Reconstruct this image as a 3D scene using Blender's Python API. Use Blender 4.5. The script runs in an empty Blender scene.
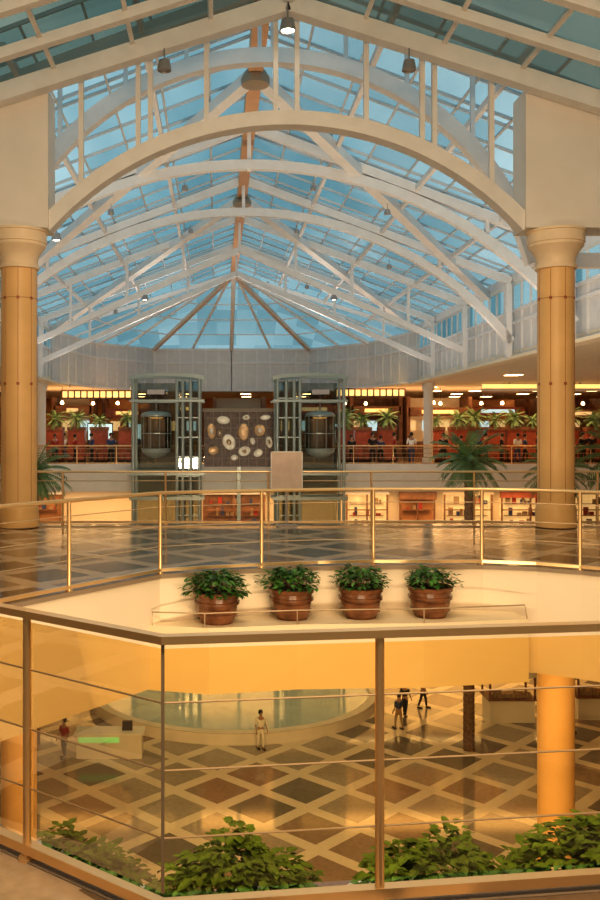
import bpy, bmesh, math, random
from mathutils import Vector, Matrix
from mathutils.geometry import tessellate_polygon
random.seed(7)
sc = bpy.context.scene
COL = sc.collection
try:
    sc.view_settings.view_transform = 'Standard'
    sc.view_settings.look = 'Medium High Contrast'
except Exception: pass

# ------------------------------------------------------------------ materials
def mat(name, col, rough=0.5, metal=0.0, var=0.04, scale=3.0, emit=None, es=0.0, bump=0.0):
    m = bpy.data.materials.new(name); m.use_nodes = True
    n = m.node_tree.nodes; l = m.node_tree.links
    b = n['Principled BSDF']
    b.inputs['Roughness'].default_value = rough
    b.inputs['Metallic'].default_value = metal
    tc = n.new('ShaderNodeTexCoord'); nz = n.new('ShaderNodeTexNoise')
    nz.inputs['Scale'].default_value = scale; nz.inputs['Detail'].default_value = 4
    l.new(tc.outputs['Object'], nz.inputs['Vector'])
    r = n.new('ShaderNodeValToRGB')
    c0 = [max(0, c*(1-var)) for c in col]; c1 = [min(1, c*(1+var)) for c in col]
    r.color_ramp.elements[0].color = (*c0, 1); r.color_ramp.elements[1].color = (*c1, 1)
    r.color_ramp.elements[0].position = .35; r.color_ramp.elements[1].position = .65
    l.new(nz.outputs['Fac'], r.inputs['Fac']); l.new(r.outputs['Color'], b.inputs['Base Color'])
    if bump:
        bp = n.new('ShaderNodeBump'); bp.inputs['Strength'].default_value = bump
        l.new(nz.outputs['Fac'], bp.inputs['Height']); l.new(bp.outputs['Normal'], b.inputs['Normal'])
    if emit:
        b.inputs['Emission Color'].default_value = (*emit, 1)
        b.inputs['Emission Strength'].default_value = es
    return m

def glassmat(name, tint, gl=0.06, rough=0.02, grid=None, tint2=None, diff=0.0, fr=.35):
    m = bpy.data.materials.new(name); m.use_nodes = True
    n = m.node_tree.nodes; l = m.node_tree.links; n.clear()
    out = n.new('ShaderNodeOutputMaterial')
    t = n.new('ShaderNodeBsdfTransparent'); t.inputs['Color'].default_value = (*tint, 1)
    g = n.new('ShaderNodeBsdfGlossy'); g.inputs['Roughness'].default_value = rough
    mx = n.new('ShaderNodeMixShader')
    lw = n.new('ShaderNodeLayerWeight'); lw.inputs['Blend'].default_value = 0.25
    mm = n.new('ShaderNodeMath'); mm.operation = 'MULTIPLY_ADD'
    mm.inputs[1].default_value = fr; mm.inputs[2].default_value = gl
    l.new(lw.outputs['Fresnel'], mm.inputs[0]); l.new(mm.outputs[0], mx.inputs['Fac'])
    src = t
    if grid:
        tc = n.new('ShaderNodeTexCoord'); mp = n.new('ShaderNodeMapping')
        mp.inputs['Scale'].default_value = (1/grid[0], 1/grid[1], 0)
        fl = n.new('ShaderNodeVectorMath'); fl.operation = 'FLOOR'
        wn = n.new('ShaderNodeTexWhiteNoise'); wn.noise_dimensions = '3D'
        r = n.new('ShaderNodeValToRGB')
        r.color_ramp.elements[0].color = (*tint2, 1); r.color_ramp.elements[1].color = (*tint, 1)
        r.color_ramp.elements[0].position = .05; r.color_ramp.elements[1].position = .8
        l.new(tc.outputs['Object'], mp.inputs['Vector']); l.new(mp.outputs[0], fl.inputs[0])
        l.new(fl.outputs[0], wn.inputs['Vector']); l.new(wn.outputs['Value'], r.inputs['Fac'])
        l.new(r.outputs['Color'], t.inputs['Color'])
    if diff:
        d = n.new('ShaderNodeBsdfTranslucent'); d.inputs['Color'].default_value = (tint[0]*.85, tint[1]*.95, tint[2]*.95, 1)
        m2 = n.new('ShaderNodeMixShader'); m2.inputs['Fac'].default_value = diff
        l.new(t.outputs[0], m2.inputs[1]); l.new(d.outputs[0], m2.inputs[2]); src = m2
    l.new(src.outputs[0], mx.inputs[1]); l.new(g.outputs[0], mx.inputs[2])
    l.new(mx.outputs[0], out.inputs['Surface'])
    return m

def tilemat(name, period, band, cols, bw=.36, rough=.2):
    m = bpy.data.materials.new(name); m.use_nodes = True
    n = m.node_tree.nodes; l = m.node_tree.links; bs = n['Principled BSDF']
    bs.inputs['Roughness'].default_value = rough
    tc = n.new('ShaderNodeTexCoord'); mp = n.new('ShaderNodeMapping')
    mp.inputs['Rotation'].default_value = (0, 0, math.radians(45))
    mp.inputs['Scale'].default_value = (1/period,)*3
    l.new(tc.outputs['Object'], mp.inputs['Vector'])
    sx = n.new('ShaderNodeSeparateXYZ'); l.new(mp.outputs[0], sx.inputs[0])
    outs = []
    for k in (0, 1):
        fr = n.new('ShaderNodeMath'); fr.operation = 'FRACT'; l.new(sx.outputs[k], fr.inputs[0])
        su = n.new('ShaderNodeMath'); su.operation = 'SUBTRACT'; su.inputs[1].default_value = .5; l.new(fr.outputs[0], su.inputs[0])
        ab = n.new('ShaderNodeMath'); ab.operation = 'ABSOLUTE'; l.new(su.outputs[0], ab.inputs[0]); outs.append(ab)
    mxx = n.new('ShaderNodeMath'); mxx.operation = 'MAXIMUM'; l.new(outs[0].outputs[0], mxx.inputs[0]); l.new(outs[1].outputs[0], mxx.inputs[1])
    gt = n.new('ShaderNodeMath'); gt.operation = 'GREATER_THAN'; gt.inputs[1].default_value = bw; l.new(mxx.outputs[0], gt.inputs[0])
    fl = n.new('ShaderNodeVectorMath'); fl.operation = 'FLOOR'; l.new(mp.outputs[0], fl.inputs[0])
    ck = n.new('ShaderNodeTexWhiteNoise'); ck.noise_dimensions = '3D'
    sc2 = n.new('ShaderNodeVectorMath'); sc2.operation = 'MULTIPLY'; sc2.inputs[1].default_value = (1, 1, 0)
    l.new(fl.outputs[0], sc2.inputs[0]); l.new(sc2.outputs[0], ck.inputs['Vector'])
    cr = n.new('ShaderNodeValToRGB'); cr.color_ramp.interpolation = 'CONSTANT'
    e = cr.color_ramp.elements
    e[0].color = (*cols[0], 1); e[0].position = 0; e[1].color = (*cols[1], 1); e[1].position = .34
    e3 = e.new(.76); e3.color = (*cols[2], 1)
    l.new(ck.outputs['Value'], cr.inputs['Fac'])
    nz = n.new('ShaderNodeTexNoise'); nz.inputs['Scale'].default_value = 14; nz.inputs['Detail'].default_value = 3
    l.new(mp.outputs[0], nz.inputs['Vector'])
    m1 = n.new('ShaderNodeMixRGB'); m1.inputs['Color2'].default_value = (*band, 1)
    l.new(gt.outputs[0], m1.inputs['Fac']); l.new(cr.outputs['Color'], m1.inputs['Color1'])
    m3 = n.new('ShaderNodeMixRGB'); m3.blend_type = 'OVERLAY'; m3.inputs['Fac'].default_value = .25
    l.new(m1.outputs[0], m3.inputs['Color1']); l.new(nz.outputs['Fac'], m3.inputs['Color2'])
    l.new(m3.outputs[0], bs.inputs['Base Color'])
    return m

M = {}
M['steel'] = mat('white_painted_steel', (.68, .67, .67), .45)
M['portal'] = mat('off_white_painted_steel', (.82, .80, .78), .5)
M['wallwhite'] = mat('white_plaster', (.84, .80, .75), .7, scale=1)
M['panelwhite'] = mat('white_panelling', (.60, .59, .59), .6)
M['cream'] = mat('cream_plaster', (.90, .77, .58), .6, var=.03, scale=.6)
M['yellow'] = mat('yellow_plaster', (.90, .75, .50), .6, var=.03, scale=.6)
M['column'] = mat('peach_stone', (.90, .58, .26), .42, scale=2)
M['capital'] = mat('peach_capital', (.92, .74, .52), .5)
M['redline'] = mat('dark_red_inlay', (.42, .13, .06), .5)
M['brass'] = mat('satin_gold_metal', (.92, .66, .36), .32, .8, var=.03)
M['rod'] = mat('muted_metal_rod', (.60, .46, .30), .5, .6, var=.03)
M['dark'] = mat('dark_stone', (.04, .03, .03), .3)
M['bar'] = mat('glazing_bar_grey', (.48, .51, .54), .5)
M['ridge'] = mat('orange_brown_ridge_paint', (.58, .33, .18), .5)
M['hip'] = mat('tan_hip_paint', (.56, .44, .35), .5)
M['bronze'] = mat('bronze_rib', (.30, .23, .16), .5)
M['pot'] = mat('copper_brown_glaze', (.20, .085, .04), .16, var=.35, scale=5)
M['soil'] = mat('soil', (.03, .02, .015), .9)
M['leaf'] = mat('green_leaf', (.06, .17, .03), .4, var=.5, scale=8)
M['leafy'] = mat('mid_green_leaf', (.10, .22, .03), .6, var=.45, scale=5)
M['palm'] = mat('palm_green', (.13, .22, .085), .5, var=.4)
M['trunk'] = mat('palm_bark', (.18, .11, .07), .9, var=.4, scale=12, bump=.5)
M['green'] = mat('grey_teal_steel', (.34, .39, .36), .3, .2)
M['water'] = mat('pool_water', (.40, .50, .54), .1, var=.10, scale=.8, emit=(.35, .45, .52), es=.14)  # slight emission brightens the water; the pool holds no lamp
M['red'] = mat('red_laminate', (.38, .09, .05), .4, var=.2)
M['orange'] = mat('orange_wall', (.52, .24, .10), .6, var=.35, scale=.5)
M['brown'] = mat('brown_wood', (.22, .10, .05), .5, var=.3)
M['screen'] = mat('lit_screen', (.4, .6, .65), .5, emit=(.6, .85, .9), es=.7)
M['lamp'] = mat('warm_lamp', (1, .8, .5), .5, emit=(1, .62, .28), es=14)
M['strip'] = mat('yellow_light_strip', (1, .8, .4), .5, var=.3, scale=2, emit=(1, .60, .18), es=1.1)
M['shoplight'] = mat('shop_interior', (.8, .6, .4), .6, var=.4, scale=1.5, emit=(1, .66, .28), es=.5)
M['black'] = mat('black_panel', (.03, .018, .014), .4)
M['maroon'] = mat('maroon_panel', (.09, .04, .025), .4, var=.7, scale=5)
M['gold'] = mat('pale_shell_disc', (.80, .70, .54), .35, .1, var=.2, scale=5, emit=(.8, .68, .48), es=.10)  # faint glow put into the disc colour, discs are not lamps
M['shell'] = mat('bronze_shell_disc', (.50, .33, .18), .35, .4, var=.3, scale=5)
M['poster'] = mat('pale_pink_grey_board', (.70, .57, .50), .6, var=.06, scale=6)
M['ceil'] = mat('ceiling_white', (.80, .68, .52), .7)
M['fixture'] = mat('fixture_grey', (.35, .33, .33), .4, .5)
M['bulb'] = mat('bulb', (1, 1, .95), .5, emit=(1, .95, .8), es=14)
M['skin'] = mat('skin', (.45, .26, .18), .6)
M['hair'] = mat('dark_hair', (.02, .015, .01), .6)
M['cloth_white'] = mat('white_cloth', (.9, .88, .85), .8)
M['cloth_black'] = mat('black_cloth', (.02, .02, .025), .8)
M['cloth_blue'] = mat('blue_cloth', (.05, .08, .2), .8)
M['cloth_red'] = mat('red_cloth', (.4, .05, .04), .8)
M['cloth_tan'] = mat('tan_cloth', (.4, .28, .17), .8)
M['signgreen'] = mat('green_lit_panel', (.2, .5, .3), .5, emit=(.35, .85, .35), es=.6)
M['tile_low'] = tilemat('lower_floor_tiles', 2.2, (.80, .70, .59), ((.20, .175, .16), (.40, .345, .30), (.34, .24, .19)), .39, .08)
M['tile_up'] = tilemat('upper_floor_tiles', 1.0, (.50, .39, .28), ((.08, .06, .045), (.22, .155, .105), (.14, .085, .055)), .385, .12)
M['amber'] = glassmat('amber_glass', (.95, .71, .32), .05)
M['clear'] = glassmat('clear_rail_glass', (.96, .92, .84), .02, fr=.2)
M['bronzeglass'] = glassmat('bronze_lift_glass', (.50, .46, .40), .2)
M['liftglass'] = glassmat('grey_lift_glass', (.60, .64, .60), .16)
M['roofglass'] = glassmat('roof_glass', (.93, .97, .98), .02, .4, grid=(1.3, 1.35), tint2=(.52, .66, .70), diff=.14, fr=.1)
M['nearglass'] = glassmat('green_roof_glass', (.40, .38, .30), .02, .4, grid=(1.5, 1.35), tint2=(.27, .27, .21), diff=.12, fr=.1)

# ------------------------------------------------------------------ builder
class MB:
    def __init__(s): s.v = []; s.f = []
    def add(s, vs, fs):
        o = len(s.v); s.v += [tuple(v) for v in vs]; s.f += [tuple(i+o for i in f) for f in fs]; return s
    def box(s, x0, x1, y0, y1, z0, z1):
        x0, x1 = min(x0, x1), max(x0, x1)
        return s.add([(x0,y0,z0),(x1,y0,z0),(x1,y1,z0),(x0,y1,z0),(x0,y0,z1),(x1,y0,z1),(x1,y1,z1),(x0,y1,z1)],
              [(0,3,2,1),(4,5,6,7),(0,1,5,4),(1,2,6,5),(2,3,7,6),(3,0,4,7)])
    def sweep(s, pts, w, h, side=(0,1,0), closed=False):
        P = [Vector(p) for p in pts]; S = Vector(side).normalized(); n = len(P); vs = []
        for i, p in enumerate(P):
            t = (P[min(i+1, n-1)]-P[max(i-1, 0)]).normalized()
            sd = (S - t*S.dot(t)).normalized(); u = t.cross(sd)
            for a, b in ((-1,-1),(1,-1),(1,1),(-1,1)):
                vs.append(p+sd*a*w/2+u*b*h/2)
        fs = [(3,2,1,0), tuple(4*(n-1)+k for k in range(4))]
        for i in range(n-1):
            for k in range(4):
                a = 4*i+k; b = 4*i+(k+1) % 4; fs.append((a, b, b+4, a+4))
        return s.add(vs, fs)
    def beam(s, p, q, w, h, side=(0,1,0)): return s.sweep([p, q], w, h, side)
    def tube(s, pts, r, seg=8, r2=None):
        P = [Vector(p) for p in pts]; n = len(P); vs = []
        ref = Vector((0,0,1))
        for i, p in enumerate(P):
            t = (P[min(i+1, n-1)]-P[max(i-1, 0)]).normalized()
            rf = ref if abs(t.z) < .9 else Vector((1,0,0))
            a = t.cross(rf).normalized(); b = a.cross(t)
            rr = r if r2 is None else r+(r2-r)*i/(n-1)
            for k in range(seg):
                an = 2*math.pi*k/seg; vs.append(p+a*math.cos(an)*rr+b*math.sin(an)*rr)
        fs = [tuple(range(seg)), tuple(seg*(n-1)+k for k in reversed(range(seg)))]
        for i in range(n-1):
            for k in range(seg):
                a = seg*i+k; b = seg*i+(k+1) % seg; fs.append((a, a+seg, b+seg, b))
        return s.add(vs, fs)
    def lathe(s, prof, c=(0,0), seg=24):
        vs = []; n = len(prof)
        for r, z in prof:
            for k in range(seg):
                an = 2*math.pi*k/seg; vs.append((c[0]+r*math.cos(an), c[1]+r*math.sin(an), z))
        fs = [tuple(reversed(range(seg))), tuple(seg*(n-1)+k for k in range(seg))]
        for i in range(n-1):
            for k in range(seg):
                a = seg*i+k; b = seg*i+(k+1) % seg; fs.append((a, b, b+seg, a+seg))
        return s.add(vs, fs)
    def poly(s, loop, z0, z1, holes=()):
        loops = [loop]+list(holes)
        tl = [[Vector((p[0], p[1], 0)) for p in L] for L in loops]
        tris = tessellate_polygon(tl); flat = [p for L in loops for p in L]; N = len(flat)
        vs = [(p[0], p[1], z1) for p in flat]+[(p[0], p[1], z0) for p in flat]; fs = []
        for t in tris:
            a, b, c = (Vector(vs[i]) for i in t)
            t = t if (b-a).cross(c-a).z > 0 else tuple(reversed(t))
            fs.append(tuple(t)); fs.append(tuple(i+N for i in reversed(t)))
        o = 0
        for L in loops:
            k = len(L)
            for i in range(k):
                a = o+i; b = o+(i+1) % k; fs.append((a, b, b+N, a+N))
            o += k
        return s.add(vs, fs)
    def xz(s, pts, y0, y1):
        n = len(pts)
        return s.add([(x, y0, z) for x, z in pts]+[(x, y1, z) for x, z in pts],
              [tuple(range(n)), tuple(n+k for k in reversed(range(n)))]+[(k, (k+1) % n, n+(k+1) % n, n+k) for k in range(n)])
    def obj(s, name, m, parent=None, loc=(0,0,0), smooth=False, label=None, cat=None, kind=None, fix=True, rot=None):
        me = bpy.data.meshes.new(name); me.from_pydata(s.v, [], s.f)
        if fix:
            bm = bmesh.new(); bm.from_mesh(me); bmesh.ops.recalc_face_normals(bm, faces=bm.faces); bm.to_mesh(me); bm.free()
        me.materials.append(m)
        if smooth:
            for p in me.polygons: p.use_smooth = True
            try: me.set_sharp_from_angle(angle=math.radians(35))
            except Exception: pass
        o = bpy.data.objects.new(name, me); COL.objects.link(o); o.location = loc
        if rot: o.rotation_euler = rot
        if parent: o.parent = parent
        if label: o['label'] = label
        if cat: o['category'] = cat
        if kind: o['kind'] = kind
        return o

def root(name, loc, label, cat, rot=None, group=None, kind=None):
    e = bpy.data.objects.new(name, None); COL.objects.link(e); e.location = loc; e.empty_display_size = .2
    if rot: e.rotation_euler = rot
    if label: e['label'] = label
    if cat: e['category'] = cat
    if group: e['group'] = group
    if kind: e['kind'] = kind
    return e

def dup(o, loc=None, parent=None, rotz=None, label=None, scale=None):
    c = o.copy(); COL.objects.link(c)
    if parent is not None: c.parent = parent
    for ch in o.children: dup(ch, parent=c)
    if loc is not None: c.location = loc
    if rotz is not None: c.rotation_euler = (0, 0, rotz)
    if label: c['label'] = label
    if scale: c.scale = (scale,)*3
    return c

TN = [20]
def trim(b, m, loc=(0,0,0), label=None, smooth=False):  # roof beams, braces, hubs and ledges, all numbered as trim
    TN[0] += 1
    return b.obj('trim_%d' % TN[0], m, loc=loc, kind='structure', label=label, smooth=smooth)

# ------------------------------------------------------------------ levels
LOW = -11.2
inner = [(-2.24,9.3),(-1.67,10.1),(-.72,11.35),(-.15,11.62),(.59,11.85),(1.35,12.05),(2.12,12.15),(3.59,12.15),(4.25,11.95),(4.72,11.65),(5.4,11.1),(6.5,9.8),(7.2,8),
         (6.3,5.4),(4.2,4.0),(1.52,3.55),(-.2,3.32),(-.93,3.9),(-2.6,5.25),(-3.4,7.2)]
def offs(loop, k, cx=1.5, cy=7.7):
    out = []
    for x, y in loop:
        d = Vector((x-cx, y-cy)).normalized(); out.append((x+d.x*k, y+d.y*k))
    return out
MB().poly([(-12,-4),(16,-4),(16,17.7),(-12,17.7)], -.03, 0, [inner]).obj('floor', M['tile_up'], kind='structure', label='polished upper walkway floor with diamond tiles')
MB().poly([(-12,-4),(16,-4),(16,17.7),(-12,17.7)], -.35, -.035, [offs(inner, .52)]).obj('ceiling.003', M['ceil'], kind='structure')
MB().poly(offs(inner, .5), -1.4, -.035, [inner]).obj('trim_1', M['cream'], kind='structure')
b = MB(); b.sweep([(x, y, -.02) for x, y in inner+[inner[0]]], .05, .06, (0,0,1)); b.obj('trim_2', M['bronze'], kind='structure')
MB().box(-12, 16, 17.2, 17.72, -1.4, -.36).obj('trim_3', M['cream'], kind='structure')
MB().poly([(-.85,11.2),(-.72,11.33),(-.15,11.60),(.59,11.83),(1.35,12.03),(2.12,12.13),(3.59,12.13),(3.95,12.02),(4.0,11.55),(2.6,11.3),(1.0,11.22),(-.1,11.0)], -1.41, -.60).obj('trim_4', M['yellow'], kind='structure')
MB().poly([(-1.9,4.72),(-.93,3.92),(-.2,3.34),(1.52,3.57),(4.2,4.02),(4.6,4.3),(4.0,5.2),(1.3,5.05),(.0,5.0),(-1.0,5.4)], -1.6, -1.12).obj('trim_5', M['yellow'], kind='structure')

MB().box(-22, 30, -4, 70, LOW-.3, LOW).obj('floor.001', M['tile_low'], kind='structure')
MB().box(-22, 30, 50.31, 76, -.35, 0).obj('floor.002', M['tile_up'], kind='structure')
MB().box(-22, 30, 49.9, 50.3, -1.5, .02).obj('trim_6', M['wallwhite'], kind='structure')
MB().box(-22, 30, 50.2, 76, -5.9, -5.6).obj('floor.003', M['tile_up'], kind='structure')
MB().box(-22, 30, 49.9, 50.2, -7.0, -5.58).obj('trim_7', M['wallwhite'], kind='structure')
MB().box(-22, 30, 54.0, 54.3, LOW, -.36).obj('wall_lower_back', M['cream'], kind='structure')
MB().box(-22, 30, 75.7, 76, 0, 5).obj('wall_back', M['orange'], kind='structure')
MB().box(-22.3, -22, -4, 76, LOW, 5.8).obj('wall_left', M['cream'], kind='structure')
MB().box(30, 30.3, -4, 76, LOW, 5.8).obj('wall_right', M['orange'], kind='structure')
MB().box(-22, 30, -4.3, -4, LOW, 6.3).obj('wall_front', M['wallwhite'], kind='structure')

HX = 1.0; HW = 10.4; RZ = 11.5; EZ = 7.6; SZ = 4.6
apse = [(HX+HW,51),(HX+8.8,58),(HX+5.4,62.5),(HX,62.5),(HX-5.4,62.5),(HX-8.8,58),(HX-HW,51)]
MB().poly([(HX-HW,17.52)]+apse[::-1]+[(HX+HW,17.52),(30,17.52),(30,76),(-22,76),(-22,17.52)], SZ, SZ+.3).obj('ceiling', M['ceil'], kind='structure')

# ------------------------------------------------------------------ portal + near hall
NX = 1.3; NRZ = 9.82; NS = .315; NW = 9.0
EAVE = NRZ-NS*NW
for k, s in enumerate((-1, 1)):
    xo = -22 if k == 0 else 30
    xi = -3.14 if k == 0 else 5.74
    u = abs(xi-NX)
    MB().xz([(xi, 5.6), (NX+s*NW, 5.6), (NX+s*NW, EAVE-.2), (xi, NRZ-NS*u-.25)], 16.72, 17.45).obj('wall_gable_left' if k == 0 else 'wall_gable_right', M['wallwhite'], kind='structure')
    MB().box(xo, NX+s*(HW-.8), 17.15, 17.5, 4.6, 5.6).obj('wall_gable_low_left' if k == 0 else 'wall_gable_low_right', M['wallwhite'], kind='structure')
    MB().box(NX+s*NW-.1, NX+s*NW+.1, -4, 16.7, 5.8, EAVE).obj('wall_eave_left' if k == 0 else 'wall_eave_right', M['wallwhite'], kind='structure')
    MB().box(xo, NX+s*(NW-.1), -4, 17.1, 5.6, 5.8).obj('ceiling.00%d' % (k+1), M['ceil'], kind='structure')

def near_truss(Y, thick, m, name='roof_rafter_pair', ln=8.85):
    r = root(name, (NX, Y, 0), 'cream painted steel rafter pair under near glazed roof', 'roof beam')
    for s in (-1, 1):
        MB().beam((0, 0, NRZ-thick*.5), (s*ln, 0, NRZ-thick*.5-NS*ln), .28 if thick > .3 else .18, thick).obj('rafter', m, r)
    return r
t1 = near_truss(16.55, .32, M['portal'], 'portal_truss')
t1['label'] = 'off-white arched steel portal truss spanning between two columns'; t1['category'] = 'roof truss'
def arcpts(w, zs, za, n=48):
    h = za-zs; R = (w*w+h*h)/(2*h); c = za-R; a = math.asin(w/R) if h <= w else math.pi-math.asin(w/R)
    return [(R*math.sin(-a+2*a*i/n), 0, c+R*math.cos(-a+2*a*i/n)) for i in range(n+1)], R, c
pts, R1, c1 = arcpts(4.52, 5.66, 7.68)
pts = [(x, .42, z) for x, y, z in pts]
MB().sweep(pts, .34, .27).obj('arch', M['portal'], t1, smooth=True)
for x in (-3.85, -2.78, -2.55, -1.5, -.2, .2, 1.5, 2.55, 2.78, 3.85):
    z0 = c1+math.sqrt(R1*R1-x*x)+.1; z1 = NRZ-.2-NS*abs(x)
    MB().box(x-.045, x+.045, .30, .42, z0, z1).obj('strut', M['portal'], t1)
t2 = root('arch_truss', (NX-.25, 19.2, 0), 'tall white steel arch behind the portal', 'roof truss')
pts, R2, c2 = arcpts(5.7, 5.4, 9.80)
MB().sweep(pts, .28, .32).obj('arch', M['steel'], t2, smooth=True)
for x in (-4.4, -3.0, -1.7, -.14, .14, 1.7, 3.0, 4.4):
    z0 = c2+math.sqrt(R2*R2-x*x)+.1
    MB().box(x-.045, x+.045, -.045, .045, z0, RZ-.35-abs(x)*.375).obj('strut', M['steel'], t2)
for s in (-1, 1):
    MB().beam((0, 0, RZ-.2), (s*10.1, 0, EZ-.05), .22, .28).obj('rafter', M['steel'], t2)
    MB().beam((s*5.7, 0, 5.45), (s*10.1, 0, 5.45), .25, .3).obj('tie_beam', M['steel'], t2)
    MB().box(s*10.0-.1, s*10.0+.1, -.1, .1, SZ+.3, EZ-.2).obj('post', M['steel'], t2)

first = None
for Y in (15.2, 13.8, 12.4, 10.5, 8, 5.5, 3, .5, -2):
    if first is None: first = near_truss(Y, .18, M['portal'])
    else: dup(first, (NX, Y, 0))
ang = math.atan(NS); LN = NW/math.cos(ang)
for i, s in enumerate((-1, 1)):
    w = MB().add([(0, -4, 0), (LN, -4, 0), (LN, 17.1, 0), (0, 17.1, 0)], [(0, 1, 2, 3)]).obj('window_%d' % (i+1), M['nearglass'], loc=(NX, 0, NRZ+.03), kind='structure', fix=False)
    w.rotation_euler = (0, ang if s > 0 else math.pi-ang, 0)
    bb = MB()
    for x in (1.5, 3.0, 4.5, 6.0, 7.5):
        bb.box(x-.04, x+.04, -4, 17.1, *((-.08, .02) if s > 0 else (-.02, .08)))
    bb.obj('glazing_bar', M['portal'], w)
MB().beam((NX, -4, NRZ-.12), (NX, 16.3, NRZ-.12), .2, .2, (1,0,0)).obj('trim_10', M['portal'], kind='structure')

# ------------------------------------------------------------------ columns
def column(x, label):
    r = root('column', (x, 17.0, LOW), label, 'column')
    H = -LOW
    MB().lathe([(.335, .5), (.335, H+4.92)], seg=48).obj('shaft', M['column'], r, smooth=True)
    MB().box(-.5, .5, -.5, .5, 0, .5).obj('base', M['capital'], r)
    MB().lathe([(.338, H), (.37, H+.02), (.37, H+.35), (.355, H+.40), (.338, H+.44)], seg=48).obj('collar', M['column'], r, smooth=True)
    MB().lathe([(.338, H+4.86), (.38, H+4.87), (.38, H+4.93), (.35, H+4.94), (.35, H+5.0), (.365, H+5.08), (.40, H+5.16), (.46, H+5.24), (.50, H+5.29), (.50, H+5.34), (.52, H+5.35), (.52, H+5.54), (.54, H+5.55), (.54, H+5.59)], seg=48).obj('capital', M['capital'], r, smooth=True)
    b = MB(); q = .335
    for k in range(8):
        a = 2*math.pi*(k+.2)/8; b.tube([(q*math.cos(a), q*math.sin(a), H+.5), (q*math.cos(a), q*math.sin(a), H+4.85)], .005, 5)
    b.lathe([(.335, H+4.3), (.338, H+4.3), (.338, H+4.31), (.335, H+4.31)], seg=48)
    b.obj('inlay', M['redline'], r)
    b = MB()
    for k in range(8):
        a = 2*math.pi*(k+.2)/8
        for z in (H+4.3, H+2.7):
            c = Vector((q*math.cos(a), q*math.sin(a), z)); t = Vector((-math.sin(a), math.cos(a), 0)); u = Vector((0,0,1)); o = Vector((math.cos(a), math.sin(a), 0))*.008
            vs = [c+t*.026+u*.026, c-t*.026+u*.026, c-t*.026-u*.026, c+t*.026-u*.026]; b.add([v-o for v in vs]+[v+o for v in vs], [(0,1,2,3),(4,7,6,5),(0,4,5,1),(1,5,6,2),(2,6,7,3),(3,7,4,0)])
    b.obj('rosette', M['redline'], r)
column(-3.74, 'golden cream round column with pale flared capital beside walkway railing')
column(6.40, 'golden cream round column with flared capital and thin red inlay lines')

# ------------------------------------------------------------------ main roof
def main_truss(Y, arched):
    r = root('roof_truss', (HX, Y, 0), 'white steel arched roof truss under glass atrium roof' if arched else 'white steel pitched roof truss under glass atrium roof', 'roof truss', group='atrium roof trusses')
    pts, R, c = arcpts(10.1, 5.2, 10.1, 40)
    if arched: MB().sweep(pts, .24, .30).obj('arch', M['steel'], r, smooth=True)
    for s in (-1, 1):
        MB().beam((0, 0, RZ-.18), (s*10.1, 0, EZ-.1), .22, .28).obj('rafter', M['steel'], r)
        MB().box(s*10.0-.1, s*10.0+.1, -.12, .12, SZ, EZ-.2).obj('post', M['steel'], r)
        if arched:
            for x in (4.1, 7.4):
                z0 = c+math.sqrt(R*R-x*x)+.1
                MB().box(s*x-.06, s*x+.06, -.06, .06, z0, RZ-.3-x*.375).obj('strut', M['steel'], r)
        else:
            MB().beam((0, 0, 9.9), (s*10.0, 0, 5.4), .2, .26).obj('chord', M['steel'], r)
            for x in (2.5, 5.0, 7.5):
                MB().box(s*x-.06, s*x+.06, -.06, .06, 9.9-x*.45, RZ-.3-x*.375).obj('strut', M['steel'], r)
    MB().box(-.06, .06, -.06, .06, 9.9, RZ-.3).obj('king_post', M['steel'], r)
    return r
TA = main_truss(28, True); dup(TA, (HX, 34, 0))
TB = main_truss(40, False); dup(TB, (HX, 46, 0))
trim(MB().beam((HX, 17.6, RZ-.15), (HX, 54, RZ-.15), .38, .5, (1,0,0)), M['ridge'], label='orange brown painted ridge beam under glass roof')
for s in (-1, 1):
    for x in (2.6, 5.2, 7.8):
        trim(MB().box(-.06, .06, 17.6, 52, -.08, .08), M['steel'], loc=(HX+s*x, 0, RZ-.2-x*.375))
    trim(MB().box(-.15, .15, 17.6, 51, -.18, .18), M['steel'], loc=(HX+s*10.3, 0, EZ))
def diag(ya, yb, s, m=None):
    trim(MB().beam((HX, ya, RZ-.35), (HX+s*10.1, yb, EZ-.25), .28, .34, (0,0,1)), m or M['steel'], label='long white diagonal brace from ridge to eave')
for ya, yb in ((23.5, 37), (36, 49.5)):
    for s in (-1, 1): diag(ya, yb, s)
for Y in (23.5, 36):
    trim(MB().lathe([(.1, RZ-.7), (.36, RZ-.65), (.38, RZ-.5), (.28, RZ-.3), (.1, RZ-.2)], (0, 0), 16), M['bronze'], loc=(HX, Y, 0), smooth=True)
wn = 3
ys = [17.5, 22, 28, 34, 40, 46, 54]
L = math.hypot(HW, RZ-EZ); ang = math.atan2(RZ-EZ, HW)
for i in range(len(ys)-1):
    for s in (-1, 1):
        d = min(ys[i+1], 54)-ys[i]
        w = MB().add([(0,0,0),(L,0,0),(L,d,0),(0,d,0)] if i < 5 else [(0,0,0),(L,0,0),(L,5,0),(0,8,0)], [(0,1,2,3)]).obj('window_%d' % wn, M['roofglass'], loc=(HX, ys[i], RZ+.08), kind='structure', fix=False)
        w.rotation_euler = (0, ang if s > 0 else math.pi-ang, 0); wn += 1
        b = MB(); zz = (-.06, .02) if s > 0 else (-.02, .06)
        k = 0
        while k*1.35 < d:
            b.box(0, L if i < 5 or k*1.35 < 5 else L*.3, k*1.35-.025, k*1.35+.025, *zz); k += 1
        for k in range(1, 9): b.box(k*1.3-.028, k*1.3+.028, 0, d if i < 5 else 8-3*k/9, *zz)
        b.obj('glazing_bar', M['bar'], w)
top = Vector((HX, 54, RZ))
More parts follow.
